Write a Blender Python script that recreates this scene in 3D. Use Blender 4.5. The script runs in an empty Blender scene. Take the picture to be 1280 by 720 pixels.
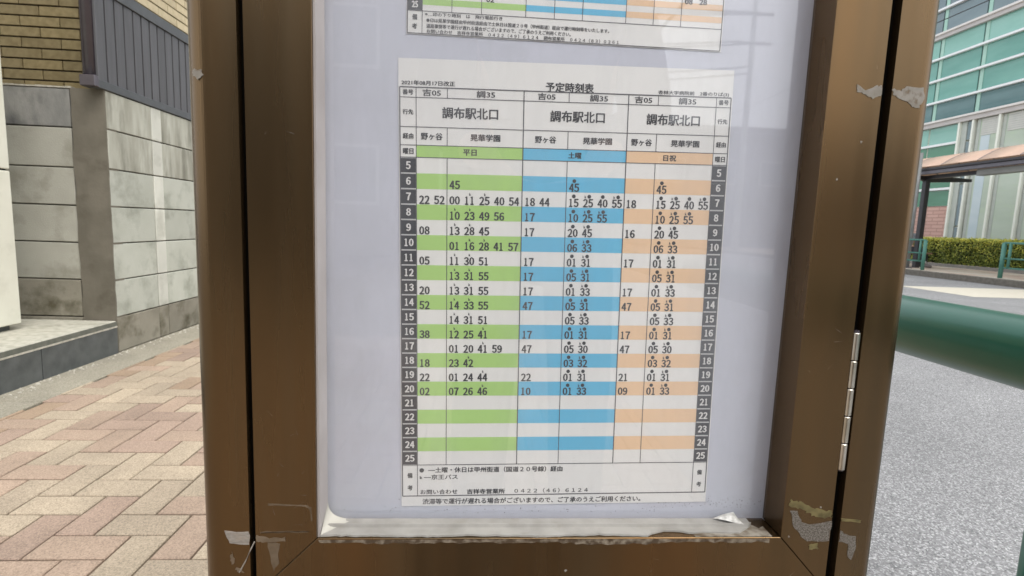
import bpy, bmesh, math, random
from mathutils import Vector, Matrix, Euler
random.seed(7)
scene = bpy.context.scene
COL = scene.collection
H = 0.85                       # camera height above the pavement

# ------------------------------------------------------------ camera
cam = bpy.data.cameras.new('camera')
camo = bpy.data.objects.new('camera', cam)
COL.objects.link(camo)
cam.sensor_width = 36
cam.lens = 36 * 650 / 1280
cam.clip_start = 0.01
cam.clip_end = 500
camo.matrix_world = Matrix(((0.9975, -0.0284, -0.0649, 0), (-0.0610, 0.1221, -0.9906, 0), (0.0360, 0.9921, 0.1201, H), (0, 0, 0, 1)))
cam.dof.use_dof = True
cam.dof.focus_distance = 0.42
cam.dof.aperture_fstop = 22
scene.camera = camo

# ------------------------------------------------------------ sky, sun, exposure
SUN_EL, SUN_AZ = math.radians(58), math.radians(138)      # azimuth measured from +Y towards +X
w = bpy.data.worlds.new('World')
scene.world = w
w.use_nodes = True
nt = w.node_tree
bg = nt.nodes['Background']
sky = nt.nodes.new('ShaderNodeTexSky')
sky.sky_type = 'NISHITA'
sky.sun_disc = False
sky.sun_elevation = SUN_EL
sky.sun_rotation = SUN_AZ
sky.air_density = 1.0
sky.dust_density = 5.0
sky.ozone_density = 1.0
hs = nt.nodes.new('ShaderNodeHueSaturation')
hs.inputs['Saturation'].default_value = 0.25
nt.links.new(sky.outputs[0], hs.inputs['Color'])
mixw = nt.nodes.new('ShaderNodeMix'); mixw.data_type = 'RGBA'       # thin high cloud evens the sky out
mixw.inputs[0].default_value = 0.55
nt.links.new(hs.outputs[0], mixw.inputs[6]); mixw.inputs[7].default_value = (7.4, 7.7, 8.2, 1)
nt.links.new(mixw.outputs[2], bg.inputs['Color'])
bg.inputs['Strength'].default_value = 0.12
sun = bpy.data.lights.new('sun', 'SUN')
sun.energy = 0.9
sun.angle = math.radians(40)
sun.color = (1, 0.95, 0.87)
suno = bpy.data.objects.new('sun', sun)
COL.objects.link(suno)
sd = Vector((math.sin(SUN_AZ) * math.cos(SUN_EL), math.cos(SUN_AZ) * math.cos(SUN_EL), math.sin(SUN_EL)))
suno.rotation_euler = sd.to_track_quat('Z', 'Y').to_euler()
vs = scene.view_settings
vs.view_transform = 'Standard'
vs.look = 'None'
vs.exposure = 1.08
vs.gamma = 1.0

# ------------------------------------------------------------ materials
def mat(name, c1, c2=None, scale=20, rough=0.7, metal=0.0, bump=0.0, bscale=None, detail=4, vary=0.0, spec=0.5,
        stretch=(1, 1, 1), lo=0.35, hi=0.65, c3=None, s3=3.0, lo3=0.55, hi3=0.75, coat=0.0, rvar=0.0, bdist=0.002):
    m = bpy.data.materials.new(name)
    m.use_nodes = True
    n, l = m.node_tree.nodes, m.node_tree.links
    b = n['Principled BSDF']
    b.inputs['Roughness'].default_value = rough
    b.inputs['Metallic'].default_value = metal
    b.inputs['Specular IOR Level'].default_value = spec
    b.inputs['Coat Weight'].default_value = coat
    c2 = c2 or c1
    tc = n.new('ShaderNodeTexCoord')
    oi = n.new('ShaderNodeObjectInfo')
    mp = n.new('ShaderNodeMapping')
    mp.inputs['Scale'].default_value = stretch
    l.new(tc.outputs['Object'], mp.inputs['Vector'])
    mul = n.new('ShaderNodeMath'); mul.operation = 'MULTIPLY'; mul.inputs[1].default_value = 37.0
    l.new(oi.outputs['Random'], mul.inputs[0])
    if vary > 0:
        l.new(mul.outputs[0], mp.inputs['Location'])
    nz = n.new('ShaderNodeTexNoise')
    nz.inputs['Scale'].default_value = scale
    nz.inputs['Detail'].default_value = detail
    l.new(mp.outputs[0], nz.inputs['Vector'])
    r = n.new('ShaderNodeValToRGB')
    r.color_ramp.elements[0].position = lo
    r.color_ramp.elements[1].position = hi
    r.color_ramp.elements[0].color = (*c1, 1)
    r.color_ramp.elements[1].color = (*c2, 1)
    l.new(nz.outputs[0], r.inputs[0])
    out = r.outputs[0]
    if c3:
        n3 = n.new('ShaderNodeTexNoise'); n3.inputs['Scale'].default_value = s3; n3.inputs['Detail'].default_value = 6
        n3.inputs['Roughness'].default_value = 0.6
        l.new(mp.outputs[0], n3.inputs['Vector'])
        r3 = n.new('ShaderNodeMapRange'); r3.inputs[1].default_value = lo3; r3.inputs[2].default_value = hi3
        l.new(n3.outputs[0], r3.inputs[0])
        mx = n.new('ShaderNodeMix'); mx.data_type = 'RGBA'
        l.new(r3.outputs[0], mx.inputs[0]); l.new(out, mx.inputs[6]); mx.inputs[7].default_value = (*c3, 1)
        out = mx.outputs[2]
    if vary > 0:
        h = n.new('ShaderNodeHueSaturation')
        mr = n.new('ShaderNodeMapRange'); mr.inputs[3].default_value = 1 - vary; mr.inputs[4].default_value = 1 + vary
        l.new(oi.outputs['Random'], mr.inputs[0]); l.new(mr.outputs[0], h.inputs['Value'])
        l.new(out, h.inputs['Color']); out = h.outputs[0]
    l.new(out, b.inputs['Base Color'])
    if rvar > 0:
        rr = n.new('ShaderNodeMapRange'); rr.inputs[3].default_value = max(0, rough - rvar); rr.inputs[4].default_value = min(1, rough + rvar)
        l.new(nz.outputs[0], rr.inputs[0]); l.new(rr.outputs[0], b.inputs['Roughness'])
    if bump > 0:
        nb = n.new('ShaderNodeTexNoise'); nb.inputs['Scale'].default_value = bscale or scale * 3; nb.inputs['Detail'].default_value = 3
        l.new(mp.outputs[0], nb.inputs['Vector'])
        bp = n.new('ShaderNodeBump'); bp.inputs['Strength'].default_value = bump; bp.inputs['Distance'].default_value = bdist
        l.new(nb.outputs[0], bp.inputs['Height']); l.new(bp.outputs[0], b.inputs['Normal'])
    return m

def granular(name, cols, scale, bump=0.8, dist=0.003, vary=0.0, rough=0.8, tint=None, s3=4):
    """speckled aggregate: voronoi cells of random tone over a relief"""
    m = bpy.data.materials.new(name); m.use_nodes = True
    n, l = m.node_tree.nodes, m.node_tree.links
    b = n['Principled BSDF']; b.inputs['Roughness'].default_value = rough
    tc = n.new('ShaderNodeTexCoord'); mp = n.new('ShaderNodeMapping'); oi = n.new('ShaderNodeObjectInfo')
    l.new(tc.outputs['Object'], mp.inputs['Vector'])
    if vary:
        mul = n.new('ShaderNodeMath'); mul.operation = 'MULTIPLY'; mul.inputs[1].default_value = 37.0
        l.new(oi.outputs['Random'], mul.inputs[0]); l.new(mul.outputs[0], mp.inputs['Location'])
    v = n.new('ShaderNodeTexVoronoi'); v.inputs['Scale'].default_value = scale
    l.new(mp.outputs[0], v.inputs['Vector'])
    sp = n.new('ShaderNodeSeparateColor'); l.new(v.outputs['Color'], sp.inputs[0])
    r = n.new('ShaderNodeValToRGB'); cr = r.color_ramp
    cr.elements[0].position = 0; cr.elements[0].color = (*cols[0], 1)
    cr.elements[1].position = 1; cr.elements[1].color = (*cols[-1], 1)
    for i, c in enumerate(cols[1:-1]):
        e = cr.elements.new((i + 1) / (len(cols) - 1)); e.color = (*c, 1)
    l.new(sp.outputs[0], r.inputs[0])
    out = r.outputs[0]
    nz = n.new('ShaderNodeTexNoise'); nz.inputs['Scale'].default_value = s3; nz.inputs['Detail'].default_value = 5
    l.new(mp.outputs[0], nz.inputs['Vector'])
    h = n.new('ShaderNodeHueSaturation')
    mr = n.new('ShaderNodeMapRange'); mr.inputs[1].default_value = 0.3; mr.inputs[2].default_value = 0.7
    mr.inputs[3].default_value = 0.86; mr.inputs[4].default_value = 1.12
    l.new(nz.outputs[0], mr.inputs[0]); l.new(mr.outputs[0], h.inputs['Value']); l.new(out, h.inputs['Color']); out = h.outputs[0]
    if vary:
        h2 = n.new('ShaderNodeHueSaturation'); m2 = n.new('ShaderNodeMapRange')
        m2.inputs[3].default_value = 1 - vary; m2.inputs[4].default_value = 1 + vary
        l.new(oi.outputs['Random'], m2.inputs[0]); l.new(m2.outputs[0], h2.inputs['Value']); l.new(out, h2.inputs['Color']); out = h2.outputs[0]
    l.new(out, b.inputs['Base Color'])
    n2 = n.new('ShaderNodeTexNoise'); n2.inputs['Scale'].default_value = scale * 0.8; n2.inputs['Detail'].default_value = 3
    l.new(mp.outputs[0], n2.inputs['Vector'])
    bp = n.new('ShaderNodeBump'); bp.inputs['Strength'].default_value = bump; bp.inputs['Distance'].default_value = dist
    l.new(n2.outputs[0], bp.inputs['Height']); l.new(bp.outputs[0], b.inputs['Normal'])
    return m

M = {}
M['bronze'] = mat('bronze', (.104, .070, .036), (.145, .103, .058), 11, rough=.27, metal=.88, stretch=(3.4, 3, .3), c3=(.165, .098, .044), s3=3.2, lo3=.42, hi3=.66, rvar=.09, bump=.06, bscale=500, bdist=.0004)
M['bronze_side'] = mat('bronze_side', (.09, .055, .03), (.11, .07, .04), 9, rough=.4, metal=.5, stretch=(3, 3, .35))
M['dark'] = mat('dark_gap', (.004, .004, .004), rough=.9, spec=.1)
M['steel'] = mat('hinge_steel', (.5, .46, .38), (.66, .62, .55), 60, rough=.28, metal=1)
M['board'] = mat('board', (.53, .545, .62), (.555, .57, .645), 6, rough=.55, c3=(.485, .495, .56), s3=14, lo3=.5, hi3=.8)
M['gasket'] = mat('gasket', (.36, .33, .32), (.42, .39, .38), 20, rough=.6)
M['caulk'] = mat('caulk', (.225, .215, .195), (.30, .288, .265), 60, rough=.6, bump=.3, bscale=300, bdist=.0005, c3=(.20, .18, .15), s3=40, lo3=.56, hi3=.8)
M['paper'] = mat('paper', (.735, .73, .715), (.76, .755, .74), 8, rough=.75)
M['green'] = mat('ink_green', (.385, .60, .19), (.40, .62, .205), 12, rough=.75)
M['blue'] = mat('ink_blue', (.135, .46, .68), (.15, .48, .70), 12, rough=.75)
M['orange'] = mat('ink_orange', (.76, .53, .34), (.78, .55, .36), 12, rough=.75)
M['ink'] = mat('ink_black', (.05, .05, .055), rough=.6)
M['cell'] = mat('ink_cell', (.04, .042, .05), (.05, .052, .06), 20, rough=.6)
M['line'] = mat('ink_line', (.10, .10, .11), rough=.6)
M['sep'] = mat('ink_sep', (.5, .5, .5), rough=.6)
M['white'] = mat('ink_white', (.68, .67, .66), rough=.6)
M['tape'] = mat('tape', (.20, .175, .15), (.31, .28, .245), 300, rough=.7, stretch=(1, 1, 3), c3=(.3, .25, .2), s3=90, lo3=.5, hi3=.7)
M['scrape'] = mat('scrape', (.20, .18, .15), (.26, .24, .21), 120, rough=.8, c3=(.13, .095, .06), s3=260, lo3=.5, hi3=.66)
M['stain'] = mat('glue_stain', (.115, .08, .048), (.19, .145, .10), 90, rough=.5, metal=.3)
M['moss'] = mat('glue_yellow', (.075, .058, .018), (.16, .13, .05), 160, rough=.8)
M['mesh_tape'] = mat('mesh_tape', (.075, .06, .045), (.17, .155, .135), 1100, rough=.7, lo=.45, hi=.56)
M['railgreen'] = mat('rail_green', (.003, .060, .032), (.004, .072, .040), 7, rough=.30, spec=.55, coat=.1, c3=(.006, .078, .046), s3=9, bump=.05, bscale=160, bdist=.0005, rvar=.07)
for n_ in M['railgreen'].node_tree.nodes:
    if n_.type == 'BSDF_PRINCIPLED': n_.inputs['Specular Tint'].default_value = (.55, 1, .86, 1); n_.inputs['IOR'].default_value = 1.52
M['fencegreen'] = mat('fence_green', (.06, .19, .15), (.08, .23, .18), 5, rough=.5)

def block_mat(name, a, b_, c):
    return mat(name, a, b_, 5, rough=.92, bump=.5, bscale=150, vary=.10, c3=c, s3=5.5, lo3=.5, hi3=.68, bdist=.003)
M['block'] = block_mat('block_side', (.40, .41, .35), (.45, .46, .40), (.29, .30, .25))
M['block_front'] = block_mat('block_front', (.36, .35, .295), (.41, .40, .34), (.27, .26, .21))
M['block_low'] = block_mat('block_low', (.19, .175, .135), (.26, .24, .19), (.085, .075, .045))
M['block_top'] = mat('block_top', (.15, .15, .14), (.30, .295, .27), 7, rough=.92, bump=.5, bscale=150, c3=(.09, .09, .088), s3=4, lo3=.45, hi3=.6, stretch=(1, 1, .5), bdist=.003, vary=.05)
M['block_streak'] = mat('block_streak', (.28, .275, .225), (.44, .44, .375), 7, rough=.92, bump=.5, bscale=150, c3=(.17, .165, .13), s3=5, lo3=.5, hi3=.7, stretch=(1, 1.6, .35), bdist=.003, vary=.05)
M['block_strip'] = block_mat('block_strip', (.53, .53, .47), (.60, .60, .53), (.42, .42, .36))
M['pier'] = mat('pier', (.115, .103, .078), (.15, .134, .104), 8, rough=.92, bump=.6, bscale=60, c3=(.075, .065, .045), s3=5)
M['mortar'] = mat('mortar', (.05, .045, .035), (.08, .07, .055), 30, rough=.95)
M['residue'] = mat('mortar_residue', (.35, .33, .27), (.5, .47, .4), 50, rough=.9)
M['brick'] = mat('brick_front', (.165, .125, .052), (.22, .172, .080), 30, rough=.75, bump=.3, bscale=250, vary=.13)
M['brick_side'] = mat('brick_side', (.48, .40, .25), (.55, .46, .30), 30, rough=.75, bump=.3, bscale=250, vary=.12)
M['joint'] = mat('joint', (.03, .022, .015), (.04, .03, .02), 30, rough=.95)
M['slat'] = mat('slat', (.078, .077, .080), (.094, .092, .097), 12, rough=.5, stretch=(3, 3, .3), vary=.06, metal=.2)
M['fenceframe'] = mat('fence_frame', (.062, .066, .068), (.078, .082, .085), 12, rough=.45, metal=.2)
M['pipe_dark'] = mat('downpipe', (.05, .04, .05), (.06, .05, .06), 12, rough=.22, spec=.7)
M['pillar'] = mat('pillar', (.66, .65, .55), (.71, .70, .60), 6, rough=.6, c3=(.55, .54, .45), s3=4)
M['slate'] = mat('slate', (.060, .066, .064), (.092, .098, .095), 14, rough=.6, bump=.3, bscale=120, c3=(.12, .125, .125), s3=6, lo3=.5, hi3=.85)
M['stone'] = mat('stone_slab', (.33, .32, .26), (.45, .43, .36), 30, rough=.9, bump=.4, bscale=120, c3=(.22, .21, .16), s3=7)
M['stone_edge'] = mat('stone_edge', (.10, .105, .085), (.14, .14, .115), 30, rough=.9)
M['gutter'] = granular('gutter', [(.20, .18, .13), (.27, .25, .19), (.34, .31, .25), (.22, .20, .15)], 260, .9, .003, rough=.95)
PV = [granular('paver_cream', [(0.242, 0.197, 0.140), (0.349, 0.283, 0.203), (0.434, 0.354, 0.258), (0.291, 0.235, 0.167)], 330, .8, .002, .09),
      granular('paver_sand', [(0.226, 0.182, 0.131), (0.322, 0.259, 0.186), (0.407, 0.331, 0.242), (0.267, 0.215, 0.154)], 330, .8, .002, .09),
      granular('paver_pink', [(0.233, 0.169, 0.123), (0.314, 0.229, 0.167), (0.383, 0.285, 0.211), (0.257, 0.188, 0.136)], 330, .8, .002, .09),
      granular('paver_rose', [(0.216, 0.156, 0.118), (0.290, 0.208, 0.156), (0.357, 0.260, 0.197), (0.224, 0.161, 0.121)], 330, .8, .002, .09),
      granular('paver_orange', [(0.239, 0.166, 0.112), (0.302, 0.216, 0.145), (0.359, 0.264, 0.180), (0.249, 0.178, 0.120)], 330, .8, .002, .09)]
M['bed'] = mat('paver_bed', (.075, .055, .03), (.10, .075, .045), 60, rough=.95)
M['asphalt'] = granular('asphalt', [(.085, .085, .087), (.19, .19, .192), (.145, .145, .147), (.42, .42, .42), (.16, .16, .162), (.25, .25, .252)], 200, .9, .006, rough=.8, s3=1.1)
M['kerb'] = granular('kerb', [(.20, .19, .17), (.28, .27, .25), (.24, .23, .21)], 120, .5, .002)
M['far_pave'] = mat('far_pavement', (.50, .38, .30), (.58, .46, .37), 3, rough=.9, c3=(.60, .55, .46), s3=1.2, lo3=.45, hi3=.6)
M['paint'] = mat('road_paint', (.50, .465, .38), (.55, .51, .425), 12, rough=.7)

def thin_glass(name, ior=1.5, rough=0.0, tint=(1, 1, 1), dust_glare=True):
    m = bpy.data.materials.new(name); m.use_nodes = True
    n, l = m.node_tree.nodes, m.node_tree.links
    for x in list(n): n.remove(x)
    o = n.new('ShaderNodeOutputMaterial'); mx = n.new('ShaderNodeMixShader')
    t = n.new('ShaderNodeBsdfTransparent'); t.inputs[0].default_value = (*tint, 1)
    g = n.new('ShaderNodeBsdfGlossy'); g.inputs['Roughness'].default_value = rough
    f = n.new('ShaderNodeFresnel'); f.inputs[0].default_value = ior
    ge = n.new('ShaderNodeNewGeometry'); iv = n.new('ShaderNodeMath'); iv.operation = 'SUBTRACT'; iv.inputs[0].default_value = 1
    ml = n.new('ShaderNodeMath'); ml.operation = 'MULTIPLY'
    l.new(ge.outputs['Backfacing'], iv.inputs[1]); l.new(iv.outputs[0], ml.inputs[0]); l.new(f.outputs[0], ml.inputs[1])
    l.new(ml.outputs[0], mx.inputs[0]); l.new(t.outputs[0], mx.inputs[1]); l.new(g.outputs[0], mx.inputs[2])
    if dust_glare:  # pale streaks: thin dust plus sky glare painted into the pane
        tc = n.new('ShaderNodeTexCoord'); mp = n.new('ShaderNodeMapping'); mp.inputs['Scale'].default_value = (3, 1, .8); mp.inputs['Rotation'].default_value = (0, .35, 0)
        nz = n.new('ShaderNodeTexNoise'); nz.inputs['Scale'].default_value = 5; nz.inputs['Detail'].default_value = 5; nz.inputs['Roughness'].default_value = .62
        l.new(tc.outputs['Object'], mp.inputs[0]); l.new(mp.outputs[0], nz.inputs['Vector'])
        mr = n.new('ShaderNodeMapRange'); mr.inputs[1].default_value = .42; mr.inputs[2].default_value = .72; mr.inputs[3].default_value = .02; mr.inputs[4].default_value = .10
        l.new(nz.outputs[0], mr.inputs[0])
        df = n.new('ShaderNodeBsdfDiffuse'); df.inputs[0].default_value = (.62, .64, .68, 1)
        m3 = n.new('ShaderNodeMixShader'); l.new(mr.outputs[0], m3.inputs[0]); l.new(mx.outputs[0], m3.inputs[1]); l.new(df.outputs[0], m3.inputs[2])
        l.new(m3.outputs[0], o.inputs[0])
    else:
        l.new(mx.outputs[0], o.inputs[0])
    return m
M['glass'] = thin_glass('acrylic', 1.85, .02)

# ------------------------------------------------------------ mesh helpers
class MB:
    def __init__(s): s.v = []; s.f = []; s.mi = []
    def add(s, vs, fs, mi=0):
        o = len(s.v); s.v += [tuple(p) for p in vs]; s.f += [tuple(o + i for i in f) for f in fs]; s.mi += [mi] * len(fs)
    def box(s, x0, x1, y0, y1, z0, z1, mi=0):
        s.add([(x0, y0, z0), (x1, y0, z0), (x1, y1, z0), (x0, y1, z0), (x0, y0, z1), (x1, y0, z1), (x1, y1, z1), (x0, y1, z1)],
              [(0, 3, 2, 1), (4, 5, 6, 7), (0, 1, 5, 4), (1, 2, 6, 5), (2, 3, 7, 6), (3, 0, 4, 7)], mi)
    def tube(s, pts, r, n=10, cap=True, mi=0):
        pts = [Vector(p) for p in pts]; rings = []
        for i, p in enumerate(pts):
            d = (pts[min(i + 1, len(pts) - 1)] - pts[max(i - 1, 0)]).normalized()
            up = Vector((0, 0, 1)) if abs(d.z) < .9 else Vector((1, 0, 0))
            a = d.cross(up).normalized(); b = d.cross(a).normalized()
            rr = r[i] if isinstance(r, (list, tuple)) else r
            rings.append([p + (a * math.cos(2 * math.pi * k / n) + b * math.sin(2 * math.pi * k / n)) * rr for k in range(n)])
        vs = [q for g in rings for q in g]; fs = []
        for i in range(len(rings) - 1):
            for k in range(n):
                fs.append((i * n + k, i * n + (k + 1) % n, (i + 1) * n + (k + 1) % n, (i + 1) * n + k))
        if cap:
            fs.append(tuple(reversed(range(n)))); fs.append(tuple((len(rings) - 1) * n + k for k in range(n)))
        s.add(vs, fs, mi)
    def prism(s, poly, a0, a1, axis='y', mi=0):
        """poly: 2D outline; axis y -> (x,z) extruded along y; z -> (x,y) extruded along z; x -> (y,z) along x"""
        def P(p, t): return (p[0], t, p[1]) if axis == 'y' else (p[0], p[1], t) if axis == 'z' else (t, p[0], p[1])
        n = len(poly); vs = [P(p, a0) for p in poly] + [P(p, a1) for p in poly]
        fs = [tuple(range(n)), tuple(reversed(range(n, 2 * n)))] + [(i, i + n, (i + 1) % n + n, (i + 1) % n) for i in range(n)]
        s.add(vs, fs, mi)
    def mesh(s, name, mats, bev=0, seg=1, smooth=False, fix=True):
        me = bpy.data.meshes.new(name); me.from_pydata(s.v, [], s.f)
        for m in (mats if isinstance(mats, (list, tuple)) else [mats]): me.materials.append(m)
        for p, i in zip(me.polygons, s.mi): p.material_index = i
        if bev or fix:
            bm = bmesh.new(); bm.from_mesh(me)
            if fix: bmesh.ops.recalc_face_normals(bm, faces=bm.faces)
            if bev: bmesh.ops.bevel(bm, geom=[e for e in bm.edges if not e.is_boundary], offset=bev, segments=seg, affect='EDGES', profile=.5, clamp_overlap=True)
            bm.to_mesh(me); bm.free()
        if smooth:
            for p in me.polygons: p.use_smooth = True
        return me
    def obj(s, name, mats, parent=None, **k):
        return link(name, s.mesh(name, mats, **k), parent)
def link(name, me, parent=None, loc=None):
    o = bpy.data.objects.new(name, me); COL.objects.link(o)
    if loc is not None: o.location = loc
    if parent is not None: o.parent = parent; o.matrix_parent_inverse = Matrix.Translation(-Vector(wloc(parent)))
    return o
def wloc(o):
    v = Vector(o.location); p = o.parent
    return v if p is None or o.get('_w') else v
def thing(name, label, cat, loc=(0, 0, 0), group=None, kind=None):
    o = bpy.data.objects.new(name, None); COL.objects.link(o); o.location = loc
    o.empty_display_size = .1
    return tag(o, label, cat, group, kind)
def tag(o, label=None, cat=None, group=None, kind=None):
    if label: o['label'] = label
    if cat: o['category'] = cat
    if group: o['group'] = group
    if kind: o['kind'] = kind
    return o
def box(name, m, parent, *a, bev=0, **k):
    b = MB(); b.box(*a); return b.obj(name, m, parent, bev=bev, **k)

# ============================================================ SETTING
b = MB(); b.box(-60, 60, -60, 120, -1.2, -.30)
tag(b.obj('ground', M['kerb']), kind='structure')
b = MB(); b.box(.95, 11.85, -60, 120, -.29, -.12)
road = tag(b.obj('road', M['asphalt']), kind='structure')
b = MB(); b.box(8.75, 11.8, 8.6, 10.26, -.119, -.116)
b.obj('road_marking', M['paint'], road)
b = MB()
y = -20.0
while y < 40:
    b.box(.75, .95, y + .003, y + .597, -.29, .0); y += .6
tag(b.obj('kerb', M['kerb'], bev=.006), kind='structure')
b = MB(); b.box(11.852, 12.02, -40, 60, -.29, .03)
tag(b.obj('far_kerb', mat('old_kerb', (.12, .108, .09), (.17, .155, .13), 14, rough=.9), bev=.01), kind='structure')
b = MB(); b.box(12.022, 30, -40, 60, -.29, .026)
tag(b.obj('far_pavement', M['far_pave']), kind='structure')

# pavement of herringbone pavers
b = MB(); b.box(-1.93, .749, -12, 20, -.25, -.012)
pav = tag(b.obj('pavement', M['bed']), kind='structure')
EDGE = -1.912
X0, Y0, C, J = -.995, 1.345, .1, .0032
def chip(x0, x1, y0, y1, z0, z1):
    q = MB(); t = .0028
    q.add([(x0, y0, z0), (x1, y0, z0), (x1, y1, z0), (x0, y1, z0), (x0, y0, z1 - t), (x1, y0, z1 - t), (x1, y1, z1 - t), (x0, y1, z1 - t),
           (x0 + t, y0 + t, z1), (x1 - t, y0 + t, z1), (x1 - t, y1 - t, z1), (x0 + t, y1 - t, z1)],
          [(0, 1, 5, 4), (1, 2, 6, 5), (2, 3, 7, 6), (3, 0, 4, 7), (4, 5, 9, 8), (5, 6, 10, 9), (6, 7, 11, 10), (7, 4, 8, 11), (8, 9, 10, 11)])
    return q
rest = MB(); cache = {}
rng = random.Random(3)
for i in range(-10, 18):
    for j in range(-45, 100):
        r_ = (i - j) % 4
        if r_ == 0: w_, d_ = 2, 1
        elif r_ == 3: w_, d_ = 1, 2
        else: continue
        xa, xb, ya, yb = X0 + i * C + J, X0 + (i + w_) * C - J, Y0 + j * C + J, Y0 + (j + d_) * C - J
        xa = max(xa, EDGE); xb = min(xb, .745)
        if xb - xa < .012: continue
        xm, ym = (xa + xb) / 2, (ya + yb) / 2
        near_edge = xm < -1.75
        mi = rng.choices(range(5), [4, 2, 4.5, 3.5, 0.15] if not near_edge else [1.5, 1, 3, 1.5, 4])[0]
        dz = rng.uniform(-.0012, .0012)
        vis = 1.05 < yb and ya < 4.3 and xb > -1.06 * yb and xa < -.49 * ya
        if vis:
            key = (round(xb - xa, 4), round(yb - ya, 4), mi)
            if key not in cache:
                hw, hd = (xb - xa) / 2, (yb - ya) / 2
                cache[key] = chip(-hw, hw, -hd, hd, -.03, 0).mesh('paver', PV[mi], fix=False)
            o = link('paver', cache[key], None, (xm, ym, dz)); o.parent = pav
            o.rotation_euler = (rng.uniform(-.004, .004), rng.uniform(-.004, .004), rng.uniform(-.004, .004))
        else:
            q = chip(xa, xb, ya, yb, -.03, dz); rest.add(q.v, q.f, mi)
tag(rest.obj('paver_field', PV, pav, fix=False), kind='stuff')

b = MB()
for k in range(-10, 14):
    ya = 2.35 + k * .6
    b.box(-2.20, -1.917, ya, ya + .597, -.25, -.001)
tag(b.obj('gutter_strip', M['gutter'], bev=.003), kind='structure')
# crumbs of mortar and leaves along the wall foot
b = MB()
for k in range(150):
    yy = rng.uniform(1.9, 4.2); xx = -2.14 + abs(rng.gauss(0, .03)); s = rng.uniform(.002, .007)
    b.add([(xx - s, yy - s, 0), (xx + s, yy - s * .6, 0), (xx + s * .7, yy + s, 0), (xx - s, yy + s * .8, 0), (xx, yy, s * 1.3)], [(0, 1, 4), (1, 2, 4), (2, 3, 4), (3, 0, 4)])
tag(b.obj('grit', M['residue'], fix=False), kind='stuff')

# ============================================================ ENTRANCE STEP
st = thing('entrance_step', 'low stone step with dark slate face panels beside the block wall', 'step', (-2.5, 2.3, 0))
box('core', M['stone_edge'], st, -4.0, -2.18, .6, 3.205, -.2, .165)
for ya, yb in ((.61, 1.64), (1.643, 2.672), (2.676, 3.204)):
    box('slab', M['stone'], st, -4.0, -2.157, ya, yb, .168, .195, bev=.003)
for ya, yb in ((.6, 1.64), (1.643, 2.657), (2.662, 3.204)):
    box('face_panel', M['slate'], st, -2.182, -2.152, ya, yb, -.02, .155, bev=.0015)
box('slab_edge', M['stone_edge'], st, -2.1565, -2.1530, .6, 3.204, .166, .191)
box('lip', M['residue'], st, -2.19, -2.1505, .6, 3.204, .1565, .1648)

# ============================================================ GATE PILLAR
gp = thing('gate_pillar', 'cream clad square gate pillar standing on the stone step at the edge', 'pillar', (-2.72, 2.7, .195))
box('plinth', M['slate'], gp, -2.92, -2.50, 2.43, 2.90, .196, .225)
box('cladding_panel', M['pillar'], gp, -2.95, -2.47, 2.40, 2.941, .226, 1.036, bev=.004)
box('cladding_panel', M['pillar'], gp, -2.95, -2.47, 2.40, 2.941, 1.046, 2.20, bev=.004)
box('seam', M['dark'], gp, -2.94, -2.482, 2.41, 2.93, 1.0365, 1.0455)

# ============================================================ CONCRETE BLOCK WALL
bw = thing('block_wall', 'weathered grey concrete block wall turning the corner beside the pavement', 'wall', (-2.3, 3.4, 0))
box('core', M['mortar'], bw, -4.2, -2.172, 3.235, 3.33, -.1, 1.522)
box('core', M['mortar'], bw, -2.26, -2.172, 3.33, 9, -.1, 1.522)
ZC = [0.0, .214, .437, .656, .872, 1.089, 1.314, 1.53]
# pier at the corner with an uneven edge
prof = [(-2.345, -.05)]
for k in range(24):
    prof.append((-2.345 + rng.uniform(-.006, .006), .03 + k * 1.49 / 24))
prof += [(-2.345, 1.532), (-2.159, 1.532)]
for k in range(24):
    prof.append((-2.159 + rng.uniform(-.0015, .0015), 1.5 - k * 1.49 / 24))
prof.append((-2.159, -.05))
b = MB(); b.prism(prof, 3.212, 3.30)
b.obj('corner_pier', M['pier'], bw)
def blk(x0, x1, y0, y1, z0, z1, m, jit=.0015):
    d = rng.uniform(-jit, jit)
    me = MB(); me.box(x0 - (x0 + x1) / 2, x1 - (x0 + x1) / 2, y0 - (y0 + y1) / 2, y1 - (y0 + y1) / 2, z0 - (z0 + z1) / 2, z1 - (z0 + z1) / 2)
    o = me.obj('block', m, None, bev=.003)
    o.location = ((x0 + x1) / 2 + d, (y0 + y1) / 2 + d, (z0 + z1) / 2); o.rotation_euler = (rng.uniform(-.002, .002), 0, rng.uniform(-.002, .002))
    o.parent = bw; o.matrix_parent_inverse = Matrix.Translation(-Vector(bw.location))
    return o
g = .0036
for k in range(7):
    za, zb = ZC[k] + g, ZC[k + 1] - g
    m = M['block_low'] if k <= 1 else M['block_top'] if k == 6 else M['block_front']
    for xa in (-2.957, -3.569, -4.181):
        blk(xa + g, xa + .609 - g, 3.217, 3.30, za + (.022 if k == 0 else 0), zb, m)
    y = 3.217
    for n_, (L, m2) in enumerate([(.415, 'block'), (.108, 'block_strip')] * 6):
        mm = M['block_low'] if k == 0 else M['block_streak'] if k >= 5 and m2 == 'block' and n_ < 3 else M[m2]
        if n_ == 0:
            blk(-2.25, -2.157, y + .003, y + L - g, za, zb, mm)
        else:
            blk(-2.25, -2.157, y + g * .6, y + L - g * .6, za, zb, mm)
        y += L
b = MB()
x = -4.1
while x < -2.36:
    L = rng.uniform(.02, .07); b.box(x, x + L, 3.2135 + rng.uniform(0, .002), 3.30, 1.531, 1.536 + rng.uniform(0, .006)); x += L + rng.uniform(-.003, .004)
b.obj('mortar_crust', M['residue'], bw, bev=.001)

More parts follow.
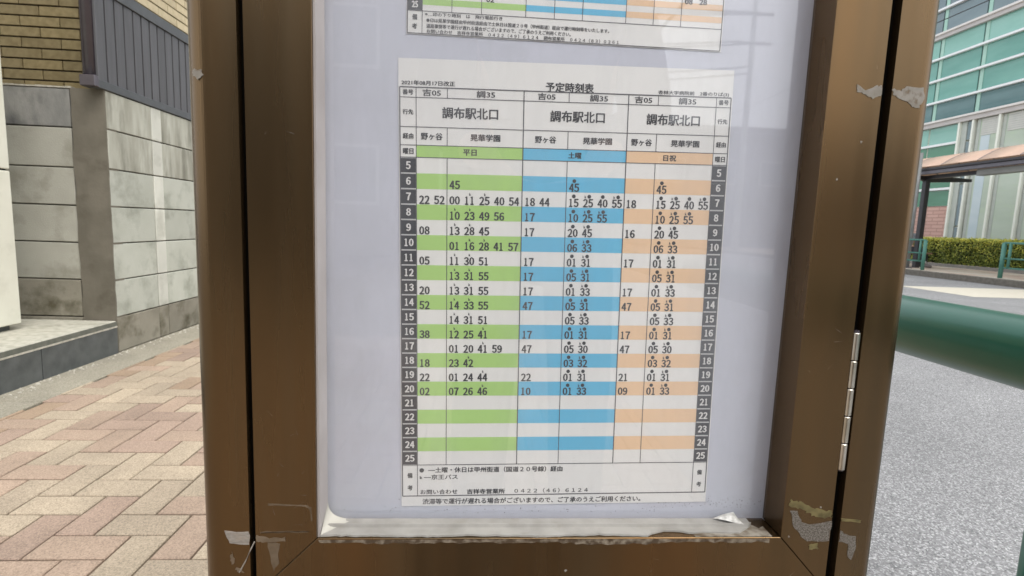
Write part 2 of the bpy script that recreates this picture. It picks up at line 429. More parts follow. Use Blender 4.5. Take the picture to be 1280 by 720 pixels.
# ============================================================ SLATTED FENCE
fe = thing('slat_fence', 'dark grey metal fence of upright slats on top of the block wall', 'fence', (-2.18, 4.2, 1.53))
box('rail', M['fenceframe'], fe, -2.195, -2.150, 3.165, 7.0, 1.531, 1.578, bev=.003)
box('rail', M['fenceframe'], fe, -2.195, -2.150, 3.165, 7.0, 2.066, 2.132, bev=.003)
box('post', M['fenceframe'], fe, -2.23, -2.192, 3.17, 3.21, 1.532, 2.128, bev=.003)
b = MB(); b.box(-.009, .009, -.0355, .0355, -.2435, .2435)
sl = b.mesh('slat', M['slat'], bev=.002)
k = 0; y = 3.213
while y < 6.9:
    o = link('slat', sl, None, (-2.168, y, 1.822)); o.parent = fe; o.matrix_parent_inverse = Matrix.Translation(-Vector(fe.location))
    o.rotation_euler = (0, 0, rng.uniform(-.03, .03)); y += .082
box('slat_shade_sheet', M['dark'], fe, -2.192, -2.188, 3.21, 6.98, 1.58, 2.064)  # near-black sheet standing in for the shade between the slats
box('end_bracket', M['pipe_dark'], fe, -2.232, -2.148, 3.13, 3.164, 1.532, 1.592, bev=.004)

dp = thing('downpipe', 'glossy dark purple brown drainpipe between the brick wall and the fence', 'pipe', (-2.215, 3.2, 1.53))
b = MB(); b.tube([(-2.205, 3.180, 1.534), (-2.205, 3.180, 4.0)], .033, 20)
b.obj('tube', M['pipe_dark'], dp, smooth=True)
for z in (2.9,):
    b = MB(); b.tube([(-2.205, 3.180, z), (-2.205, 3.180, z + .02)], .036, 20); b.obj('clip', M['fenceframe'], dp)

# ============================================================ BRICK HOUSE
bh = thing('brick_house', 'house clad in ochre brick tiles behind the block wall', 'house', (-3.5, 5, 0))
box('wall', M['joint'], bh, -8, -2.252, 3.348, 9, 0, 5.2)
BH, BL = .0595, .22
b = MB(); b.box(-(BL - .006) / 2, (BL - .006) / 2, -.006, .006, -(BH - .009) / 2, (BH - .009) / 2)
bm1 = b.mesh('brick', M['brick'], bev=.0012)
b = MB(); b.box(-(BL / 2 - .006) / 2, (BL / 2 - .006) / 2, -.006, .006, -(BH - .009) / 2, (BH - .009) / 2)
bm_half = b.mesh('brick', M['brick'], bev=.0012)
b = MB(); b.box(-.006, .006, -(BL - .006) / 2, (BL - .006) / 2, -(BH - .009) / 2, (BH - .009) / 2)
bm2 = b.mesh('brick', M['brick_side'], bev=.0012)
def put(me, loc):
    o = link('brick', me, None, loc); o.parent = bh; o.matrix_parent_inverse = Matrix.Translation(-Vector(bh.location))
field = MB()
for r_ in range(58):
    z = 1.533 + BH * (r_ + .5)
    off = .112 if r_ % 2 else 0
    for k in range(-1, 22):
        xb = -2.245 - k * BL - off + (0 if k >= 0 else 0)
        xa = xb - BL
        if k < 0:
            if off == 0: continue
            xa, xb = -2.245 - off, -2.245
            if r_ < 12: put(bm_half, (-2.245 - off / 2, 3.342 + rng.uniform(-.001, .001), z)); continue
        if r_ < 12 and k < 5: put(bm1, ((xa + xb) / 2, 3.342 + rng.uniform(-.001, .001), z))
        else: field.box(xa + .003, xb - .003, 3.336, 3.348, z - BH / 2 + .003, z + BH / 2 - .003)
    for k in range(0, 24):
        ya = 3.36 + k * BL + (BL / 2 if r_ % 2 else 0)
        if 7 <= r_ < 16 and k < 7: put(bm2, (-2.246 + rng.uniform(-.001, .001), ya + BL / 2, z))
        elif z > 1.9: field.box(-2.252, -2.240, ya + .003, ya + BL - .003, z - BH / 2 + .003, z + BH / 2 - .003, 1)
tag(field.obj('brick_field', [M['brick'], M['brick_side']], bh, fix=True), kind='stuff')
box('eaves', M['fenceframe'], bh, -8.2, -2.0, 3.1, 9.2, 5.2, 5.35)

# ============================================================ NOTICE CASE
FY, PY = .3167, .34                 # front of the frame, plane of the sheets
ZL = .6469                          # top of the sill inside the door
DT = 1.30                           # upper inner edge
case = thing('notice_case', 'brown metal bus stop notice case with hinged window door', 'notice case', (.055, .38, .58))
def outline(x0, x1, y0, y1, r, left):
    pts = []
    if left:
        for k in range(17):
            a = math.pi + k * math.pi / 32
            pts.append((x0 + r + r * math.cos(a), y0 + r + r * math.sin(a)))
        pts += [(x1, y0), (x1, y1), (x0, y1)]
    else:
        pts += [(x0, y1), (x0, y0)]
        for k in range(17):
            a = -math.pi / 2 + k * math.pi / 32
            pts.append((x1 - r + r * math.cos(a), y0 + r + r * math.sin(a)))
        pts.append((x1, y1))
    return pts
b = MB(); b.prism(outline(-.1715, -.1397, FY, .44, .014, True), .55, 1.40, 'z')
o = b.obj('side_post', M['bronze'], case)
b = MB(); b.prism(outline(.2500, .2787, FY, .44, .010, False), .55, 1.40, 'z')
o = b.obj('side_post', M['bronze'], case)
box('cabinet_base', M['bronze_side'], case, -.1395, .2498, .320, .44, .552, .600, bev=.001)
box('cabinet_top', M['bronze_side'], case, -.1395, .2498, .318, .44, 1.348, 1.398, bev=.001)
box('back_box', M['dark'], case, -.1395, .2498, .3445, .44, .602, 1.346)
box('board', M['board'], case, -.1005, .2112, .3404, .3442, ZL - .012, DT + .01)
door = MB()
xa, xb, ia, ib = -.1362, .2437, -.0983, .2091
zb_, zt_ = .6092, 1.3377
door_o = None
def mitre(poly, name, par, m=M['bronze']):
    q = MB(); q.prism(poly, FY, PY + .0003); return q.obj(name, m, par, bev=.0002)
e = .00035
door_o = mitre([(xa, zb_ + e), (ia, ZL + e), (ia, DT - e), (xa, zt_ - e)], 'door', case)
mitre([(xb, zb_ + e), (xb, zt_ - e), (ib, DT - e), (ib, ZL + e)], 'stile', door_o)
mitre([(xa + e, zb_), (xb - e, zb_), (ib - e, ZL), (ia + e, ZL)], 'bottom_rail', door_o)
mitre([(xa + e, zt_), (ia + e, DT), (ib - e, DT), (xb - e, zt_)], 'top_rail', door_o)
box('window_pane', M['glass'], door_o, ia + .0002, ib - .0002, .3372, .3380, ZL + .0002, DT - .0002)
box('gasket', M['gasket'], door_o, ia + .0001, ia + .0014, FY + .002, .3370, ZL, DT)
for x in (-.1380, .24685):
    box('gap_shade', M['dark'], case, x - .0034, x + .0034, .3228, .343, .603, 1.345)  # near-black strips paint the shade inside the door gaps
# weather strip on the sill: stepped profile, ragged front edge
b = MB(); N = 90
def ragged(t):
    z = FY + .0012 + .0012 * math.sin(t * 23) * rng.random() + rng.uniform(0, .0007)
    if .74 < t < .84: z += .0055 * math.sin((t - .74) / .10 * math.pi) ** .6
    if t >= .84: z += .0022
    if .955 < t: z += (t - .955) * .22
    return z
rows = []
for i in range(N + 1):
    t = i / N; x = ia + .0016 + t * (.1935 - ia)
    f_ = ragged(t)
    ys = [f_, f_ + .0003, FY + .0105, FY + .0112, FY + .0125, FY + .0132, .3369]
    zs = [ZL + .0002, ZL + .0013, ZL + .0013, ZL + .0030, ZL + .0030, ZL + .0011, ZL + .0019]
    ys = [max(yv, f_) for yv in ys]
    rows.append([(x, yv, zv) for yv, zv in zip(ys, zs)])
vs_ = [p for r_ in rows for p in r_]
fs_ = [(i * 7 + k, (i + 1) * 7 + k, (i + 1) * 7 + k + 1, i * 7 + k + 1) for i in range(N) for k in range(6)]
b.add(vs_, fs_); b.obj('weather_strip', M['caulk'], door_o)
q = MB(); pts = [(.150, FY + .0006)]
for k in range(14): pts.append((.150 + k * .0041, FY + .0006 + rng.uniform(0, .0002)))
for k in range(13, -1, -1): pts.append((.150 + k * .0041, FY + .012 + rng.uniform(-.002, .004)))
q.prism(pts, ZL + .00015, ZL + .0004, 'z'); q.obj('adhesive_film', mat('adhesive', (.085, .06, .035), (.24, .215, .175), 130, rough=.7, lo=.38, hi=.62), door_o)
# sealant fillet in the lower left corner
b = MB(); cx, cz = ia + .0015, ZL + .0010
crv = []
for k in range(13):
    a = k / 12; crv.append((cx + .0175 * (1 - a) ** 1.9, .3369, cz + .0006 + .0125 * a ** 2.2))
n_ = len(crv)
apex = [(cx + .0004, FY + .0020, cz + .0003)]
b.add(apex + crv + [(cx, .3369, cz)], [(0, k + 1, k + 2) for k in range(n_ - 1)] + [(0, n_, n_ + 1), (0, n_ + 1, 1)])
b.obj('sealant_corner', mat('sealant', (.40, .385, .34), (.46, .445, .395), 60, rough=.6), door_o, fix=False)
# wrinkled tape scrap on the sill, right
b = MB(); b.add([(.1700, .3350, ZL + .0030), (.1775, .3362, ZL + .0052), (.1850, .3366, ZL + .0068), (.1860, .3320, ZL + .0048), (.1885, .3275, ZL + .0028),
                 (.1830, .3290, ZL + .0031), (.1765, .3320, ZL + .0034), (.1810, .3335, ZL + .0056)],
                [(0, 1, 6), (1, 7, 6), (1, 2, 7), (2, 3, 7), (7, 3, 5), (6, 7, 5), (3, 4, 5)])
b.obj('tape_scrap', mat('film', (.34, .33, .30), (.60, .59, .56), 300, rough=.3), door_o, fix=False)
# hinge: pin with five knuckles in the right hand gap
hg = box('hinge', M['dark'], case, .2442, .2496, .3215, .3300, .6955, .789)
for k in range(5):
    za = .6949 + k * .01886
    b = MB(); b.tube([(.24685, .3192, za), (.24685, .3192, za + .0181)], .0029, 16)
    kn = b.obj('knuckle', M['steel'], hg, smooth=False, bev=.0003)
b = MB(); b.tube([(.24685, .3192, .694), (.24685, .3192, .790)], .0022, 12); b.obj('pin', M['pipe_dark'], hg)

def blot(name, pts, m, par, y=FY, th=.0003, rag=.0006, n=4):
    """irregular scab of tape, glue or scraped paint lying on the frame face; pts are (x, z)"""
    out = []
    for i in range(len(pts)):
        a, c = Vector(pts[i]), Vector(pts[(i + 1) % len(pts)])
        for k in range(n):
            p = a.lerp(c, k / n); out.append((p.x + rng.uniform(-rag, rag), p.y + rng.uniform(-rag, rag)))
    q = MB(); q.prism(out, y - th, y + .0001); return q.obj(name, m, par, fix=True)
blot('tape_scrap', [(-.1545, .6522), (-.1400, .6515), (-.1400, .6432), (-.1520, .6440)], M['tape'], case)
blot('tape_scrap', [(-.1360, .6495), (-.127, .6475), (-.1175, .6480), (-.1180, .6452), (-.130, .6445), (-.1360, .6455)], M['stain'], door_o)
blot('tape_scrap', [(-.1290, .6440), (-.1215, .6440), (-.1225, .630), (-.1255, .6235), (-.1262, .632)], M['stain'], door_o, rag=.0009)
b = MB(); b.tube([(-.1365, .3160, .6455), (-.139, .3155, .640), (-.1425, .3160, .632), (-.1465, .3163, .6245)], .00045, 6); b.obj('thread', M['tape'], case)
blot('scrape', [(-.1522, .6350), (-.1505, .638), (-.1492, .632), (-.151, .630)], M['stain'], case)
blot('scrape', [(-.1490, .6270), (-.1450, .6275), (-.1440, .624), (-.148, .6245)], M['stain'], case)
# outline of an old sticker on the left stile
for pts in ([(-.1280, .6705), (-.1050, .6700), (-.1015, .668), (-.1005, .660), (-.1015, .6590), (-.1025, .667), (-.106, .6690), (-.1280, .6695)],):
    blot('glue_mark', pts, M['stain'], door_o, th=.00012, rag=.0003)
blot('glue_mark', [(-.1330, .6518), (-.118, .6525), (-.103, .6522), (-.1035, .6514), (-.118, .6512), (-.1330, .6508)], M['stain'], door_o, th=.00012, rag=.0004)
blot('scrape', [(-.1635, .9305), (-.1600, .9310), (-.1585, .928), (-.1615, .9255), (-.1645, .9275)], M['scrape'], case)
blot('scrape', [(.2270, .9425), (.2330, .9400), (.2390, .9425), (.2435, .9425), (.2435, .9365), (.2380, .9350), (.2330, .9370), (.2280, .9385)], M['scrape'], door_o)
blot('scrape', [(.2503, .9415), (.2555, .9405), (.2605, .9435), (.2700, .9430), (.2712, .9360), (.2685, .9310), (.2640, .9310), (.2605, .9345), (.2545, .9360), (.2505, .9385)], M['scrape'], case)
blot('tape_scrap', [(.2135, .6665), (.2180, .6665), (.2225, .6585), (.2300, .6560), (.2433, .6585), (.2433, .6440), (.2270, .6440), (.2230, .6480), (.2165, .6560)], M['mesh_tape'], door_o, n=4, rag=.0006)
blot('glue_mark', [(.2125, .6740), (.2200, .6725), (.2300, .6680), (.2433, .6655), (.2433, .6610), (.2320, .6620), (.2240, .6660), (.2125, .6700)], M['moss'], door_o, n=6, rag=.001)
blot('glue_mark', [(.2290, .6418), (.2350, .6425), (.2360, .6385), (.2300, .6385)], M['moss'], door_o, rag=.0005)
blot('glue_mark', [(.2503, .6610), (.2640, .6595), (.2640, .6570), (.2503, .6590)], M['moss'], case, rag=.0006)
blot('tape_scrap', [(.2503, .6520), (.2550, .6490), (.2620, .6475), (.2625, .6400), (.2605, .6300), (.2580, .6330), (.2570, .6420), (.2503, .6440)], M['mesh_tape'], case, n=3, rag=.0005)
# peeled paint line along the upper edge of the bottom rail
pts = [(ia + .001, ZL - .0010)]
n_ = 70
for k in range(n_ + 1): pts.append((ia + .002 + k * (ib - ia - .01) / n_, ZL - .0008 + rng.uniform(-.0001, .0001)))
for k in range(n_, -1, -1):
    t = k / n_; d = .0016 + rng.uniform(0, .0014) + (.0012 if .55 < t < .75 else 0); pts.append((ia + .002 + t * (ib - ia - .01), ZL - .0008 - d))
q = MB(); q.prism(pts, FY - .00015, FY + .0001); q.obj('peeled_edge', mat('peel', (.06, .038, .02), (.24, .20, .15), 260, rough=.7, lo=.42, hi=.7), door_o)
for _ in range(16):       # small nicks
    if rng.random() < .5: x, z = rng.uniform(.212, .243), rng.uniform(.64, .98)
    else: x, z = rng.uniform(.05, .24), rng.uniform(.612, .640)
    s = rng.uniform(.0003, .0009)
    if s > .0007: blot('scrape', [(x - s, z), (x, z + s), (x + s, z), (x, z - s)], M['scrape'], door_o, th=.0001, rag=s * .4, n=1)
b = MB()
for k in range(26):      # hairline scratches in the lacquer
    reg = rng.choice(((.052, .24, .612, .643), (.212, .243, .65, .99), (-.134, -.101, .65, 1.0), (-.134, -.101, .65, .72)))
    x, z = rng.uniform(reg[0], reg[1]), rng.uniform(reg[2], reg[3]); a = rng.uniform(0, 3.14); L = rng.uniform(.002, .007); w_ = .00006
    dx, dz = math.cos(a), math.sin(a)
    if not (reg[0] < x + dx * L < reg[1] and reg[2] < z + dz * L < reg[3]): continue
    b.add([(x - dz * w_, FY - .00005, z + dx * w_), (x + dz * w_, FY - .00005, z - dx * w_), (x + dx * L, FY - .00005, z + dz * L)], [(0, 1, 2)])
tag(b.obj('scratches', M['scrape'], door_o, fix=False), kind='stuff')
b = MB()
for k in range(420):     # dirt speckles gathered along the foot of the board
    x = rng.uniform(ia + .004, ib - .002); z = ZL + .004 + abs(rng.gauss(0, .004)) + (.004 if x > .13 else 0)
    if rng.random() > (.25 if x < .12 else 1): continue
    r0 = rng.uniform(.00012, .00045)
    b.add([(x + r0 * math.cos(q * 1.05), .3403, z + r0 * rng.uniform(.6, 1.2) * math.sin(q * 1.05)) for q in range(6)], [tuple(range(6))])
tag(b.obj('dirt_speckles', mat('speck', (.20, .20, .22), (.30, .30, .33), 90), case, fix=False), kind='stuff')
# the post that carries the case
pl = MB(); pl.tube([(.054, .475, .0), (.054, .475, 1.9)], .034, 24)
pl.obj('pole', M['bronze_side'], case, smooth=True)
for z in (.66, 1.25): box('clamp', M['bronze_side'], case, .0, .108, .441, .52, z, z + .05, bev=.003)
b = MB(); b.tube([(.054, .475, .001), (.054, .475, .02)], .09, 28); b.obj('base_plate', M['bronze_side'], case)

# ============================================================ PRINTED SHEETS
def glyphs(body, bold=0.0, res=2, narrow=None):
    c = bpy.data.curves.new('t', 'FONT'); c.body = body; c.resolution_u = res
    o = bpy.data.objects.new('t', c); COL.objects.link(o)
    dg = bpy.context.evaluated_depsgraph_get(); dg.update()
    me = bpy.data.meshes.new_from_object(o.evaluated_get(dg))
    v = [(p.co.x, p.co.y) for p in me.vertices]; f = [tuple(p.vertices) for p in me.polygons]
    bpy.data.objects.remove(o); bpy.data.curves.remove(c); bpy.data.meshes.remove(me)
    return v, f
GC = {}
class Sheet:
    """local mm, x right, y up from the sheet centre -> world at its tilt"""
    def __init__(s, cx, cz, ang): s.cx, s.cz, s.c, s.s = cx, cz, math.cos(ang), math.sin(ang)
    def P(s, x, y, dep): return (s.cx + (x * s.c - y * s.s) / 1000, PY - dep, s.cz + (x * s.s + y * s.c) / 1000)
    def rect(s, mb, x0, y0, x1, y1, dep, mi=0):
        mb.add([s.P(x0, y0, dep), s.P(x1, y0, dep), s.P(x1, y1, dep), s.P(x0, y1, dep)], [(0, 1, 2, 3)], mi)
    def digits(s, mb, body, cx, cy, w, h, dep, bold=.012):
        """two figures on a fixed pitch, so that a 1 stays narrow"""
        for k, ch in enumerate(body):
            wk = w * .44 * (.62 if ch == '1' else 1)
            n_ = len(body)
            s.text(mb, chr(0xFF10 + int(ch)), cx + (k - (n_ - 1) / 2) * w * .53 - (w * .02 if ch == '1' else 0), cy, wk, h, dep, bold)
    def text(s, mb, body, cx, cy, w, h, dep, bold=.012, mi=0):
        key = (body, bold)
        if key not in GC: GC[key] = glyphs(body, bold)
        v, f = GC[key]
        if not v: return
        xs = [p[0] for p in v]; ys = [p[1] for p in v]
        ax, bx, ay, by = min(xs), max(xs), min(ys), max(ys)
        kx = w / max(bx - ax, 1e-6); ky = h / max(by - ay, 1e-6)
        e = min(bold * 2.0 * ky, .29 if bold >= .045 else .23)
        for n_, (ox, oy) in enumerate(((-e, 0), (e, 0), (0, e * .6), (0, -e * .6))):
            mb.add([s.P(cx + (p[0] - (ax + bx) / 2) * kx * .97 + ox, cy + (p[1] - (ay + by) / 2) * ky * .98 + oy, dep + n_ * .000004) for p in v], f, mi)
    def disc(s, mb, x, y, r, dep, mi=0):
        mb.add([s.P(x + r * math.cos(k * math.pi / 7), y + r * math.sin(k * math.pi / 7), dep) for k in range(14)], [tuple(range(14))], mi)
    def paper(s, x0, y0, x1, y1, name):
        """sheet with a faint curl, subdivided"""
        mb = MB(); n = 16; vs = []
        for j in range(n + 1):
            for i in range(n + 1):
                vs.append(s.P(x0 + (x1 - x0) * i / n, y0 + (y1 - y0) * j / n, 0.00002))
        mb.add(vs, [(j * (n + 1) + i, j * (n + 1) + i + 1, (j + 1) * (n + 1) + i + 1, (j + 1) * (n + 1) + i) for j in range(n) for i in range(n)])
        mb.add([s.P(x0, y0, -.0003), s.P(x1, y0, -.0003), s.P(x1, y1, -.0003), s.P(x0, y1, -.0003)], [(0, 1, 2, 3)])
        return mb
D1, D2, D3 = .00007, .00012, .00017

# ---- lower sheet
S = Sheet(.0562, .8048, math.radians(1.0))
ts = S.paper(-107, -147.2, 107, 147.2, 'timetable_sheet').obj('timetable_sheet', M['paper'], fix=False)
tag(ts, 'white bus timetable sheet with green, blue and orange bands, mounted lower in the case', 'timetable', group='timetable sheets in the notice case')
CX = [-106.2, -96.1, -76.7, -28.5, .3, 38.7, 58.1, 96.4, 106.0]
HY = [130.0, 123.9, 106.0, 94.8, 87.3]
RT, RH = 87.1, 9.743
bands = {'green': MB(), 'blue': MB(), 'orange': MB()}
for nm, a, c in (('green', 1, 3), ('blue', 3, 5), ('orange', 5, 7)):
    S.rect(bands[nm], CX[a], HY[4], CX[c], HY[3], D1)
    for hr in range(6, 25, 2):
        y1 = RT - RH * (hr - 5); S.rect(bands[nm], CX[a], y1 - RH, CX[c], y1, D1)
for nm in bands: bands[nm].obj('colour_band', M[nm], ts, fix=False)
cells, ln, tx, wt = MB(), MB(), MB(), MB()
for hr in range(5, 26):
    y1 = RT - RH * (hr - 5)
    for a in (0, 7):
        S.rect(wt, CX[a], y1 - RH, CX[a + 1], y1, D1, 1)
        S.rect(cells, CX[a] + .1, y1 - RH + .45, CX[a + 1] - .3, y1 - .45, D2)
        S.digits(wt, str(hr), (CX[a] + CX[a + 1]) / 2, y1 - RH / 2, 6.0, 4.7, D3, .05)
def vl(x, y0, y1, w=.45): S.rect(ln, x - w / 2, y0, x + w / 2, y1, D3)
def hl(y, x0, x1, w=.45): S.rect(ln, x0, y - w / 2, x1, y + w / 2, D3 + .00001)
BOT, NB = RT - RH * 21, -139.8
for x in (CX[0], CX[8]): vl(x, NB, HY[0], .7)
vl(CX[1], BOT, HY[0]); vl(CX[7], BOT, HY[0])
for x in (CX[3], CX[5]): vl(x, BOT, HY[0], .65)
for x in (CX[2], CX[4], CX[6]):
    vl(x, HY[1], HY[0]); vl(x, HY[3], HY[2]); vl(x, BOT, HY[4])
vl(CX[1], NB, BOT); vl(CX[7], NB, BOT)
hl(HY[0], CX[0], CX[8], .7); hl(NB, CX[0], CX[8], .7); hl(BOT, CX[0], CX[8], .5)
for y in HY[1:]: hl(y, CX[0], CX[8])
S.text(tx, '予定時刻表', .5, 132.9, 31.5, 5.9, D3, .03)
S.text(tx, '2021年08月17日改正', -88.5, 132.7, 34, 2.9, D3, .02)
S.text(tx, '杏林大学病院前　2番のりば(3)', 81, 131.9, 48, 2.9, D3, .015)
for a in (0, 7):
    xm = (CX[a] + CX[a + 1]) / 2
    S.text(tx, '番号', xm, 127, 6.6, 3.1, D3, .02); S.text(tx, '行先', xm, 115, 6.6, 3.1, D3, .02)
    S.text(tx, '経由', xm, 100.4, 6.6, 3.4, D3, .02); S.text(tx, '曜日', xm, 91, 6.6, 3.6, D3, .02)
    S.text(tx, '備', xm, -125, 3.4, 3.6, D3, .02); S.text(tx, '考', xm, -133.8, 3.4, 3.6, D3, .02)
for a, day in ((1, '平日'), (3, '土曜'), (5, '日祝')):
    x0, xm, x1 = CX[a], CX[a + 1], CX[a + 2]
    S.text(tx, '吉05', (x0 + xm) / 2, 127, 11.5, 4.2, D3, .015)
    S.text(tx, '調35', (xm + x1) / 2, 127, 11.8, 4.2, D3, .015)
    S.text(tx, '調布駅北口', (x0 + x1) / 2 + (0 if a == 1 else 1), 115.1, 36, 7.0, D3, .02)
    S.text(tx, '野ケ谷' if False else '野ヶ谷', (x0 + xm) / 2, 100.4, 13.8, 4.3, D3, .02)
    S.text(tx, '晃華学園', (xm + x1) / 2, 100.4, 19.3, 4.3, D3, .02)
    S.text(tx, day, (x0 + x1) / 2, 91, 8.6, 3.9, D3, .02)
K = lambda s_: s_.split()
TT = {
 1: {7: '22 52', 9: '08', 11: '05', 13: '20', 14: '52', 16: '38', 18: '18', 19: '22', 20: '02'},
 2: {6: '45', 7: '00 11k 25k 40 54', 8: '10k 23k 49 56', 9: '13k 28k 45', 10: '01 16k 28k 41 57', 11: '11k 30k 51', 12: '13k 31k 55', 13: '13k 31k 55',
     14: '14k 33k 55', 15: '14k 31k 51', 16: '12k 25 41k', 17: '01 20 41k 59', 18: '23 42k', 19: '01 24 44k', 20: '07 26 46k'},
 3: {7: '18 44', 8: '17', 9: '17', 11: '17', 12: '17', 13: '17', 14: '47', 16: '17', 17: '47', 19: '22', 20: '10'},
 4: {6: '45o', 7: '15o 25ko 40o 55ko', 8: '10o 25ko 55ko', 9: '20o 45ko', 10: '06o 33ko', 11: '01o 31ko', 12: '05o 31ko', 13: '01o 33ko', 14: '05o 31ko',
     15: '05o 33ko', 16: '01o 31ko', 17: '05o 30ko', 18: '03o 32ko', 19: '01o 31ko', 20: '01o 33ko'},
 5: {7: '18', 9: '16', 11: '17', 13: '17', 14: '47', 16: '17', 17: '47', 19: '21', 20: '09'}}
TT[6] = TT[4]
START = {1: -91.1, 2: -71.8, 3: -23.3, 4: 5.3, 5: 43.4, 6: 63.2}
for c_, rows_ in TT.items():
    for hr, s_ in rows_.items():
        y0 = RT - RH * (hr - 4)
        for n_, t_ in enumerate(K(s_)):
            x = START[c_] + 9.55 * n_
            S.digits(tx, t_[:2], x, y0 + 3.0, 6.5, 5.2, D3, .045)
            if t_.endswith('o'): S.disc(tx, x + (.6 if 'k' in t_ else 0), y0 + 7.2, 1.25, D3)
            if 'k' in t_: S.text(tx, 'k', x + (-1.9 if 'o' in t_ else .3), y0 + 7.0, 1.0, 1.7, D3, .02)
S.disc(tx, -93.2, -121.4, 1.6, D3)
S.text(tx, '―土曜・休日は甲州街道（国道２０号線）経由', -42.6, -121.2, 95, 4.0, D3, .015)
S.text(tx, 'k', -93.6, -126.5, 1.6, 2.2, D3, .02)
S.text(tx, '―京王バス', -80.2, -126.3, 23.5, 3.6, D3, .015)
S.text(tx, 'お問い合わせ', -81.5, -137.0, 26, 3.4, D3, .015)
S.text(tx, '吉祥寺営業所', -49.3, -137.1, 26.8, 3.6, D3, .02)
S.text(tx, '０４２２（４６）６１２４', -3.8, -137.0, 53, 3.4, D3, .01)
S.text(tx, '渋滞等で運行が遅れる場合がございますので、ご了承のうえご利用ください。', -16.5, -143.9, 157, 4.2, D3, .015)
cells.obj('hour_cell', M['cell'], ts, fix=False)
wt.obj('hour_number', [M['white'], M['sep']], ts, fix=False)
ln.obj('ruling', M['line'], ts, fix=False)
tx.obj('lettering', M['ink'], ts, fix=False)

# ---- upper sheet (mm measured from the camera height, no tilt)
U = Sheet(0, H, 0)
us = U.paper(-48.6, 114.6, 150.6, 396, 'timetable_sheet').obj('timetable_sheet', M['paper'], fix=False)
tag(us, 'white timetable sheet mounted higher, only its bottom rows and small print showing', 'timetable', group='timetable sheets in the notice case')
UX = [-48.0, -39.0, -21.0, -2.8, 24.6, 42.5, 60.2, 87.7, 105.3, 123.0, 149.8]
ub = {'green': MB(), 'blue': MB(), 'orange': MB()}
ucell, uln, utx, uwt = MB(), MB(), MB(), MB()
rh = 3.65
for r_ in range(0, 66):
    y0 = 128.3 + r_ * rh
    if r_ % 2 == 1 and r_ < 64:
        for nm, a, c in (('green', 1, 4), ('blue', 4, 7), ('orange', 7, 10)): U.rect(ub[nm], UX[a], y0, UX[c], y0 + rh, D1)
    if r_ % 2 == 0 and r_ < 63:
        U.rect(ucell, UX[0] + .3, y0 + .3, UX[1], y0 + 2 * rh - .5, D2)
        U.text(uwt, str(25 - r_ // 2) if r_ < 42 else '5', (UX[0] + UX[1]) / 2, y0 + rh, 3.6, 3.6, D3, .02)
for nm in ub: ub[nm].obj('colour_band', M[nm], us, fix=False)
def uv(x, y0, y1, w=.4): U.rect(uln, x - w / 2, y0, x + w / 2, y1, D3)
for x in UX[1:-1]: uv(x, 128.3, 370)
for x in (UX[0], UX[-1]): uv(x, 115.1, 370, .6)
U.rect(uln, UX[0], 128.1, UX[-1], 128.5, D3 + .00001); U.rect(uln, UX[0], 114.9, UX[-1], 115.4, D3 + .00001)
uv(UX[1], 115.1, 128.3)
U.text(utx, '備', -43.5, 124.6, 3, 3.2, D3, .02); U.text(utx, '考', -43.6, 119.2, 3, 3.2, D3, .02)
U.text(utx, '※…印の下り時刻　は　飛行場前行き', -13.5, 126.6, 49, 2.3, D3, .012)
U.text(utx, '●印は晃華学園経由甲州街道経由で土休日は国道２０号（甲州街道）経由で運行時刻等をいたします。', 20.6, 123.1, 117.5, 2.5, D3, .012)
U.text(utx, '道路事情等で運行が遅れる場合がございますので、ご了承のうえご利用ください。', 8.5, 119.8, 92.5, 2.6, D3, .012)
U.text(utx, 'お問い合わせ　吉祥寺営業所　０４２２（４９）６１２４　調布営業所　０４２４（８３）０２６１', 24, 116.7, 124, 2.4, D3, .012)
for x, z, t_ in ((127.3, 143.6, '08'), (136.6, 143.8, '28'), (2.4, 137.3, '02'), (8, 144.6, '35'), (-32, 144.6, '10'), (66, 144.6, '21'), (110, 151.9, '16'), (2.4, 151.9, '14'), (12, 151.9, '44')):
    U.digits(utx, t_, x, z, 4.8, 3.1, D3, .03)
U.text(utx, '予定時刻表', 50, 385, 32, 6, D3, .03)
ucell.obj('hour_cell', M['cell'], us, fix=False)
uwt.obj('hour_number', M['white'], us, fix=False)
uln.obj('ruling', M['line'], us, fix=False)
utx.obj('lettering', M['ink'], us, fix=False)

# ============================================================ NEAR GUARD RAIL
gr = thing('guard_rail', 'thick glossy green pipe guard rail close beside the notice case', 'guard rail', (.565, .8, 0))
RX, RZ, RR = .565, .7385, .0375
b = MB(); b.tube([(RX, -2.6, RZ), (RX, 0, RZ), (RX, 3.2, RZ)], RR, 48, cap=True); b.obj('pipe', M['railgreen'], gr, smooth=True)
for y in (-1.6, .426, 2.9):
    b = MB(); b.tube([(RX, y, 0), (RX, y, RZ - .01)], .031, 32); b.obj('post', M['railgreen'], gr, smooth=True)
b = MB(); b.tube([(RX, -2.6, .36), (RX, 3.2, .36)], .0, 4)

